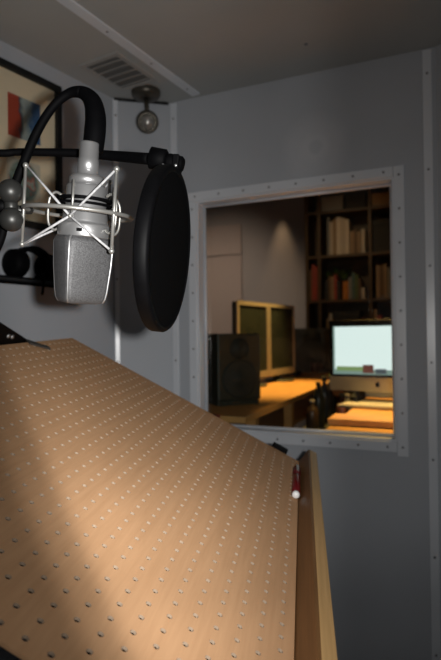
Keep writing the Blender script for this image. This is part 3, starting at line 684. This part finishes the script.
# the lit all-in-one computer
ifc = (-e2 * 1.0 - e1 * .12).normalized(); isd = ifc.cross(UPZ)
if isd.dot(e1) < 0: isd = -isd
ic = dk(381, 402); IW, IH, CHN = .485, .262, .072
imac = root('desktop_computer', Vector((ic.x, ic.y, DZ)), 'silver all-in-one computer with a bright white page on its screen', 'computer')
def IP(x, y, z): return Vector((ic.x, ic.y, DZ)) + isd * x + ifc * y + UPZ * z
zb = .055; iy = .06
zl = at(332, 390, 1).z
part('housing', MB().box(IP(0, iy - .02, zb + (IH + CHN + .02) / 2), isd, ifc, UPZ, IW, .036, IH + CHN + .02), M_alu, imac, .006)
part('glass_border', MB().box(IP(0, iy + .0, zb + CHN + (IH + .02) / 2), isd, ifc, UPZ, IW - .004, .005, IH + .018), M_scrb, imac, .001)
chin = part('chin', MB().box(IP(0, iy + .0, zb + CHN / 2), isd, ifc, UPZ, IW - .002, .006, CHN - .004), M_alu, imac, .001)
# round dark emblem with a leaf, centred on the chin
em = MB(); n = 20; R0 = .012
pts = []
for k in range(n):
    a = 2 * PI * k / n; x, z = R0 * math.cos(a), R0 * math.sin(a)
    dx, dz = x - R0 * 1.25, z - R0 * .1; dd = math.hypot(dx, dz)
    if dd < R0 * .55: x, z = R0 * 1.25 + dx / dd * R0 * .55, R0 * .1 + dz / dd * R0 * .55
    pts.append(IP(x, iy + .003, zb + CHN * .5 + z))
em.prism(pts, ifc * .001)
em.prism([IP(.001, iy + .003, zb + CHN * .5 + .013), IP(.006, iy + .003, zb + CHN * .5 + .016), IP(.006, iy + .003, zb + CHN * .5 + .020), IP(.002, iy + .003, zb + CHN * .5 + .017)], ifc * .001)
part('emblem', em, M_scrb, chin)
def lit(name, col, st=.4): return mat(name, (.02, .02, .02), .3, emit=col, estr=st)
SW, SH = IW - .045, IH - .022; sz = zb + CHN + .012 + SH / 2
def scr(name, x0, x1, y0, y1, m, k, parent):
    return part(name, MB().box(IP((x0 + x1) / 2 * SW - SW / 2 + 0, iy + .0032 + .0006 * k, sz + ((y0 + y1) / 2 - .5) * SH), isd, ifc, UPZ, (x1 - x0) * SW, .001, (y1 - y0) * SH), m, parent)
disp = scr('display', 0, 1, 0, 1, lit('lit_desktop', (.42, .62, .55), .45), 0, imac)
scr('page', .02, .66, .10, .99, lit('lit_page', (.86, 1.0, .97), .95), 1, disp)
scr('page_banner', .04, .40, .07, .16, lit('lit_green', (.35, .55, .22), .5), 2, disp)
scr('photo_sky', .70, 1.0, .36, .98, lit('lit_photo', (.18, .28, .32), .5), 1, disp)
scr('photo_tree', .70, .76, .36, .80, lit('lit_photo_dark', (.03, .04, .04), .3), 2, disp)
scr('photo_tree', .86, .92, .36, .72, lit('lit_photo_dark', (.03, .04, .04)), 2, disp)
scr('photo_lawn', .66, 1.0, .06, .37, lit('lit_lawn', (.22, .48, .10), .6), 2, disp)
scr('thumbnail', .34, .46, .03, .20, lit('lit_thumb', (.25, .08, .07), .4), 3, disp)
scr('thumbnail', .48, .60, .02, .12, lit('lit_thumb_blue', (.12, .18, .22), .4), 3, disp)
part('stand_neck', MB().box(IP(0, iy - .075, .10), isd, ifc, UPZ, .16, .010, .16), M_alu, imac, .002)
part('stand_foot', MB().box(IP(0, iy - .01, .005), isd, ifc, UPZ, .17, .16, .008), M_alu, imac, .002)

# keyboard, papers, box and clutter on the desks
kb0 = dk(362, 407); kr = root('keyboard', Vector((kb0.x, kb0.y, DZ)), 'pale slim keyboard lying in front of the lit computer', 'keyboard')
kX = isd; kY = ifc
part('tray', MB().box(kb0 + isd * .10 + UPZ * .006, kX, kY, UPZ, .40, .11, .012), M_bez, kr, .002)
KEY = MB().box((0, 0, 0), kX, kY, UPZ, .016, .014, .004).mesh('key'); KEY.materials.append(mat('white_key', (.7, .67, .6), .5))
for rI in range(5):
    for k in range(18): inst('key', KEY, kr, kb0 + isd * (.10 + (k - 8.5) * .0208) + ifc * ((rI - 2) * .019) + UPZ * .014)
bx = dk(362, 425)
nb_ = part('wooden_tray', MB().box(Vector((bx.x, bx.y, DZ + .012)) + e2 * .03, e1, e2, UPZ, .24, .15, .024), M_desk, None, .003)
tag(nb_, 'flat orange wooden board lying on the computer desk near the window', 'board')
rb = dk(244, 424)
rbx = MB(); rc = Vector((rb.x, rb.y, DZ)); rc = W(uE - .10, max(cuv(rb)[1], T + .07), DZ)
ro = part('red_box', MB().box(rc + UPZ * .012, e1, e2, UPZ, .07, .05, .024), mat('dull_red_card', (.30, .03, .03), .6, var=.1, vscale=20), None, .002)
tag(ro, 'small dull red box at the near corner of the orange desk', 'box')
# mouse-like dark objects on the long desk
for (px, py, s_, lab) in ((291, 375, .05, 'black telephone lying on the orange desk below the screens'), (315, 372.5, .04, 'small dark cup standing on the orange desk by the far speaker')):
    c = dk(px, py)
    if 'cup' in lab:
        r = root('cup', c, lab, 'cup'); part('body', MB().lathe(c, UPZ, [(.03, 0), (.038, .002), (.042, .09), (.038, .09), (.033, .006)], 20, False), mat('dark_red_ceramic', (.08, .025, .02), .3), r)
        part('handle', MB().tube(spline([c + e1 * .038 + UPZ * .075, c + e1 * .065 + UPZ * .065, c + e1 * .062 + UPZ * .03, c + e1 * .037 + UPZ * .02], 5), .005, 8), mat('dark_red_ceramic', (.08, .025, .02)), r)
    else:
        r = root('telephone', c, lab, 'telephone'); part('base', MB().prism([c + e1 * a + e2 * b for a, b in ((-.07, -.10), (.07, -.10), (.07, .10), (-.07, .10))], UPZ * .03), M_dark, r, .004)
        part('handset', MB().tube([c - e1 * .035 - e2 * .09 + UPZ * .045, c - e1 * .035 + UPZ * .055, c - e1 * .035 + e2 * .09 + UPZ * .045], [.019, .013, .019], 12), M_dark, r)
# clutter between the desks: a plant in a pot, bottles and bags on a low trolley
tru, trv = cuv(dk(318, 395)); trz = DZ - .16
tro = root('equipment_trolley', W(tru + .08, trv, 0), 'low black trolley of equipment between the two desks', 'trolley')
tw, td = .30, .60
for z in (.12, .38, trz): part('tray', MB().box(W(tru + .10, trv, z - .01), e1, e2, UPZ, tw, td, .02), M_dark, tro, .002)
for du in (-1, 1):
    for dv in (-1, 1): part('post', MB().box(W(tru + .10 + du * (tw / 2 - .012), trv + dv * (td / 2 - .012), (trz + .02) / 2), e1, e2, UPZ, .02, .02, trz - .02), M_blackm, tro)
cols = [(.05, .03, .02), (.16, .05, .03), (.03, .035, .03), (.25, .24, .22), (.05, .06, .07), (.18, .09, .03), (.02, .02, .025), (.12, .13, .12)]
names = ['brown', 'rust red', 'black-green', 'pale grey', 'slate', 'tan', 'black', 'grey']
for k in range(8):
    u = tru + .02 + .155 * (k % 2); v = trv - .22 + .145 * (k // 2); h = (.16, .20, .24, .18, .26, .15, .22, .19)[k]; c = W(u, v, trz)
    r = root('bottle', c, names[k] + ' bottle standing on the black trolley between the desks', 'bottle', 'bottles on the trolley')
    part('body', MB().lathe(c, UPZ, [(.03, 0), (.034, .003), (.034, h * .62), (.026, h * .74), (.012, h * .82), (.012, h * .9)], 16), mat('bottle_' + names[k].replace(' ', '_'), cols[k], .3), r)
    part('cap', MB().lathe(c, UPZ, [(.014, h * .9), (.014, h)], 12), M_bez if k % 3 == 0 else M_dark, r)
# small plant in front of the computer
ppx = dk(338, 395); pot = root('potted_plant', ppx, 'small leafy plant in an orange pot at the left of the lit computer', 'plant')
part('pot', MB().lathe(ppx, UPZ, [(.028, 0), (.038, .06), (.041, .06), (.041, .072), (.034, .072), (.032, .062)], 20), mat('terracotta', (.42, .16, .05), .7, var=.1, vscale=30), pot)
M_leaf = mat('green_leaf', (.10, .17, .035), .5, var=.35, vscale=30)
def leafmesh(L, wd): 
    mb = MB(); n = 5; vs = []
    for k in range(n + 1):
        t = k / n; ww = wd * math.sin(PI * (.08 + .9 * t)); zz = .25 * L * math.sin(t * 2.2)
        vs += [(t * L, -ww, zz), (t * L, 0, zz + .08 * wd), (t * L, ww, zz)]
    fs = []
    for k in range(n):
        for j in range(2): fs.append((k * 3 + j, k * 3 + j + 1, k * 3 + j + 4, k * 3 + j + 3))
    mb.add(vs, fs, True); me = mb.mesh('leaf'); me.materials.append(M_leaf); return me
LEAF = leafmesh(.09, .014)
for k in range(16):
    rot = Matrix.Rotation(2 * PI * k / 16 * 5.3, 3, 'Z') @ Matrix.Rotation(-random.uniform(.1, 1.2), 3, 'Y')
    inst('leaf', LEAF, pot, ppx + UPZ * .066, rot)

# bookcase against the far wall with its contents
VB = 3.22; BD = .30
def bw(px, py): p = onplane(px, py, W(0, VB, 0), e2); return cuv(p)[0], p.z
bL, _ = bw(306.5, 250); bM1, _ = bw(319, 250); bM2, _ = bw(370, 250); bR = bM2 + (bM2 - bM1)
zsh = [bw(345, y)[1] for y in (209, 254, 299.5, 345)] 
ztp = bw(345, 178)[1]
bk = root('bookcase', W((bL + bR) / 2, VB + BD / 2, 0), 'tall dark wooden bookcase at the back of the control room', 'bookcase')
for u in (bL, bM1, bM2, bR): part('upright', MB().box(W(u, VB + BD / 2, ztp / 2), e1, e2, UPZ, .028, BD, ztp), M_shelf, bk)
bays = ((bL, bM1), (bM1, bM2), (bM2, bR))
for x0, x1 in bays:
    for z in zsh + [.35, .05]: part('shelf', MB().box(W((x0 + x1) / 2, VB + BD / 2, z - .012), e1, e2, UPZ, x1 - x0 - .029, BD, .024), M_shelf, bk)
part('top', MB().box(W((bL + bR) / 2, VB + BD / 2, ztp + .014), e1, e2, UPZ, bR - bL + .03, BD + .01, .026), M_shelf, bk)
part('back_panel', MB().box(W((bL + bR) / 2, VB + BD + .006, ztp / 2), e1, e2, UPZ, bR - bL, .01, ztp), M_shelf, bk)
BOOKC = {'cream': (.50, .44, .36), 'tan': (.30, .20, .11), 'brown': (.14, .08, .04), 'orange': (.50, .17, .02), 'teal': (.06, .13, .12), 'red': (.35, .05, .03), 'black': (.02, .02, .02), 'grey': (.22, .22, .21), 'green': (.08, .12, .04), 'white': (.62, .56, .47)}
M_page = mat('book_pages', (.5, .45, .36), .9)
def book(u, z, w_, h_, colr, label, depth=.19, setback=.02):
    c = W(u + w_ / 2, VB + setback + depth / 2, z)
    r = root('book', c, label, 'book', 'books in the bookcase')
    m = mat('cover_' + colr, BOOKC[colr], .6, var=.08, vscale=20)
    cv = MB().box(c + UPZ * h_ / 2 - e2 * (depth / 2 - .003), e1, e2, UPZ, w_, .006, h_)
    for s_ in (-1, 1): cv.box(c + UPZ * h_ / 2 + e1 * s_ * (w_ / 2 - .0015) + e2 * .003, e1, e2, UPZ, .003, depth - .006, h_)
    part('cover', cv, m, r)
    part('pages', MB().box(c + UPZ * h_ / 2 + e2 * .001, e1, e2, UPZ, w_ - .006, depth - .014, h_ - .012), M_page, r)
    return r
def upx(px): return bw(px, 250)[0]
PX = upx(331) - upx(330)
z1s, z2s, z3s = zsh[0], zsh[1], zsh[2]
def zpx(py): return bw(345, py)[1]
# middle bay, second shelf: pale file boxes with dark and tan spines
row = [(327, 329.5, 215, 'grey', 'grey book left of the pale files, middle bay second shelf'), (329.5, 333, 220, 'cream', 'first cream file, left end of the pale files'),
       (333, 336, 218, 'tan', 'tan file between the first cream files'), (336, 341, 216, 'white', 'widest white file in the pale row of the second shelf'),
       (341, 345, 217, 'cream', 'cream file right of the widest white file'), (345, 349, 219, 'white', 'white file under the hanging dark cloth'),
       (349.5, 354, 231, 'tan', 'low tan book right of the white files'), (354, 357, 229, 'brown', 'brown book right of the low tan book'),
       (357, 360.5, 232, 'tan', 'last tan book before a gap, second shelf'), (361, 365, 230, 'cream', 'narrow cream book at the right end of the second shelf')]
for a, b, top, c_, lab in row: book(upx(a), z2s, upx(b) - upx(a) - .002, zpx(top) - z2s, c_, lab)
row = [(324, 327.5, 279, 'black', 'black book at the left end of the middle bay third shelf'), (327.5, 330, 275, 'brown', 'slim brown book next to the black one, third shelf'), (330, 333, 276, 'tan', 'tan book left of the dark pair, third shelf'),
       (333, 336, 274, 'red', 'dull red book in the middle bay third shelf'), (336, 339.5, 280, 'black', 'low black book right of the dull red one'), (342, 347.5, 281, 'orange', 'bright orange book in the third shelf'),
       (347.5, 351, 277, 'grey', 'grey book right of the bright orange book'), (351, 354, 273, 'teal', 'tall teal book in the third shelf'), (354, 357.5, 275, 'green', 'green book right of the tall teal book'),
       (357.5, 360, 279, 'brown', 'brown book at the right end of the third shelf row'), (360.5, 364, 288, 'cream', 'very low cream book at the end of the third shelf')]
for a, b, top, c_, lab in row: book(upx(a), z3s, upx(b) - upx(a) - .002, zpx(top) - z3s, c_, lab)
row = [(375.5, 379, 267, 'tan', 'tall tan book at the left of the right bay'), (379, 383, 268, 'brown', 'brown book second in the right bay'), (383, 386.5, 266, 'tan', 'tan book third in the right bay'), (387, 390.5, 270, 'grey', 'grey book fourth in the right bay')]
for a, b, top, c_, lab in row: book(upx(a), z3s, upx(b) - upx(a) - .002, zpx(top) - z3s, c_, lab)
row = [(308.3, 311, 268, 'brown', 'brown book in the narrow left bay'), (311, 314, 262, 'red', 'taller red book in the narrow left bay'), (314, 316.6, 265, 'red', 'slim red book at the right of the narrow left bay')]
for a, b, top, c_, lab in row: book(upx(a), z3s, upx(b) - upx(a) - .002, zpx(top) - z3s, c_, lab)
row = [(325, 328, 318, 'tan', 'tan book on the shelf just above the computer, left'), (328, 331, 313, 'cream', 'cream book above the left edge of the computer'), (372.8, 376, 310, 'tan', 'tan book low in the right bay above the computer'), (376, 380, 316, 'red', 'red book low in the right bay above the computer'), (360, 364, 318, 'brown', 'brown book above the middle of the computer')]
for a, b, top, c_, lab in row: book(upx(a), zsh[3], upx(b) - upx(a) - .002, zpx(top) - zsh[3], c_, lab)
# boxes on the top shelf
def sbox(name, a, b, top, zb_, col, lab, m=None, dep=.22):
    x0, x1 = upx(a), upx(b); r = root(name, W((x0 + x1) / 2, VB + .13, zb_), lab, 'box', 'boxes in the bookcase')
    h = zpx(top) - zb_
    part('body', MB().box(W((x0 + x1) / 2, VB + .13, zb_ + h * .4), e1, e2, UPZ, x1 - x0, dep, h * .8), mat('box_' + col, BOOKC[col], .7, var=.06, vscale=10), r, .002)
    part('lid', MB().box(W((x0 + x1) / 2, VB + .13, zb_ + h * .9), e1, e2, UPZ, x1 - x0 + .008, dep + .008, h * .2), mat('box_' + col, BOOKC[col]), r, .002)
sbox('storage_box', 321.5, 343, 194, z1s, 'grey', 'pale grey lidded box on the top shelf of the bookcase')
sbox('storage_box', 345, 366, 192, z1s, 'black', 'black lidded box on the top shelf beside the pale grey box')
sbox('storage_box', 372.5, 392, 196, z1s, 'tan', 'tan lidded box on the top shelf of the right bay')
sbox('storage_box', 373, 391, 222, z2s, 'black', 'black lidded box on the second shelf of the right bay')
sbox('storage_box', 333, 358, 311, zsh[3], 'black', 'black lidded box on the shelf just above the computer')
# trailing plant at the left of the third shelf
tp = W(upx(333), VB + .09, z3s)
# it stands on the books' shelf behind them, its leaves spilling over the top
tpot = root('trailing_plant', W(upx(331), VB + .255, z3s), 'trailing green plant spreading above the books of the third shelf', 'plant')
pp = W(upx(331), VB + .255, z3s)
part('pot', MB().lathe(pp, UPZ, [(.025, 0), (.035, .19), (.037, .2), (.03, .2)], 16), mat('terracotta', (.42, .16, .05)), tpot)
LEAF2 = leafmesh(.13, .022)
for k in range(30):
    rot = Matrix.Rotation(random.uniform(0, 2 * PI), 3, 'Z') @ Matrix.Rotation(-random.uniform(.0, .6), 3, 'Y')
    inst('leaf', LEAF2, tpot, pp + UPZ * .205 + e1 * random.uniform(-.05, .09) - e2 * random.uniform(0, .14) + UPZ * random.uniform(.0, .03), rot)

# pale acoustic panels on the far wall
M_pan = mat('dusty_pink_fabric', (.36, .29, .27), .95, spec=.1, var=.06, vscale=60, bump=.2, bscale=300)
def fwp(px, py): p = onplane(px, py, W(0, V1, 0), e2); return cuv(p)[0], p.z
x0 = fwp(199, 250)[0]; x1 = fwp(242, 250)[0]; zm = fwp(225, 256)[1]
for (za, zb2, lab) in ((zm + .006, 2.35, 'upper dusty pink fabric panel on the far wall'), (.95, zm - .006, 'lower dusty pink fabric panel on the far wall')):
    r = root('acoustic_panel', W((x0 + x1) / 2, V1, za), lab, 'panel', 'fabric panels on the far wall')
    part('fabric', MB().box(W((x0 + x1) / 2, V1 - .0125, (za + zb2) / 2), e1, e2, UPZ, x1 - x0, .025, zb2 - za), M_pan, r, .006)

# control-room lamps: desk spots, a wall washer, and two added fill spots
def spotlamp(name, p, aim, power, size, blend, col, label):
    d = (aim - p).normalized(); r = root(name, p, label, 'lamp', 'control room spotlights')
    part('mount', MB().lathe(Vector((p.x, p.y, CZ)), -UPZ, [(.04, 0), (.04, .015), (.01, .02)], 20), M_bronze, r)
    part('stem', MB().tube([Vector((p.x, p.y, CZ - .018)), p - d * .02], .006, 10), M_bronze, r)
    part('shade', MB().lathe(p, d, [(.014, -.05), (.028, -.04), (.034, .03), (.031, .03), (.026, -.02)], 20, False), M_bronze, r)
    L = bpy.data.lights.new(name, 'SPOT'); L.energy = power; L.color = col; L.spot_size = math.radians(size); L.spot_blend = blend; L.shadow_soft_size = .03
    o = bpy.data.objects.new('light', L); COL.objects.link(o); o.parent = r; o.location = d * .035; o.rotation_euler = (-d).to_track_quat('Z', 'Y').to_euler()
WARM = (1, .58, .15)
spotlamp('ceiling_spot', W(uE - .12, (vE0 + vE1) / 2 + .1, 2.45), W(uE - .22, (vE0 + vE1) / 2 - .15, DZ), 290, 50, .8, WARM, 'bronze ceiling spotlight shining down on the long orange desk')
spotlamp('ceiling_spot', W(ruL + .35, .75, 2.3), W(ruL + .28, .62, DZ), 290, 50, .8, WARM, 'bronze ceiling spotlight shining down on the computer desk')
wu = fwp(282, 230)[0]
spotlamp('ceiling_spot', W(wu, V1 - .14, 2.62), W(wu, V1 + .02, 1.5), 17, 38, 1.0, (1, .68, .38), 'bronze ceiling spotlight washing down the far wall')
spotlamp('ceiling_spot', W(x1 - .1, 1.5, 2.66), W(x0 + .25, V1, 1.25), 110, 62, 1.0, (1, .80, .62), 'added fill spotlight on the ceiling, brightening the pink fabric panels')  # fill lamp added to lift the pink panels and the wall around
spotlamp('ceiling_spot', W((bM1 + bM2) / 2 - .2, VB - 1.5, 2.66), W((bM1 + bM2) / 2 + .1, VB, 1.55), 17, 60, 1.0, (1, .70, .40), 'added fill spotlight on the ceiling, brightening the bookcase')  # weak warm fill, added only to brighten the bookcase
bpy.context.view_layer.update()
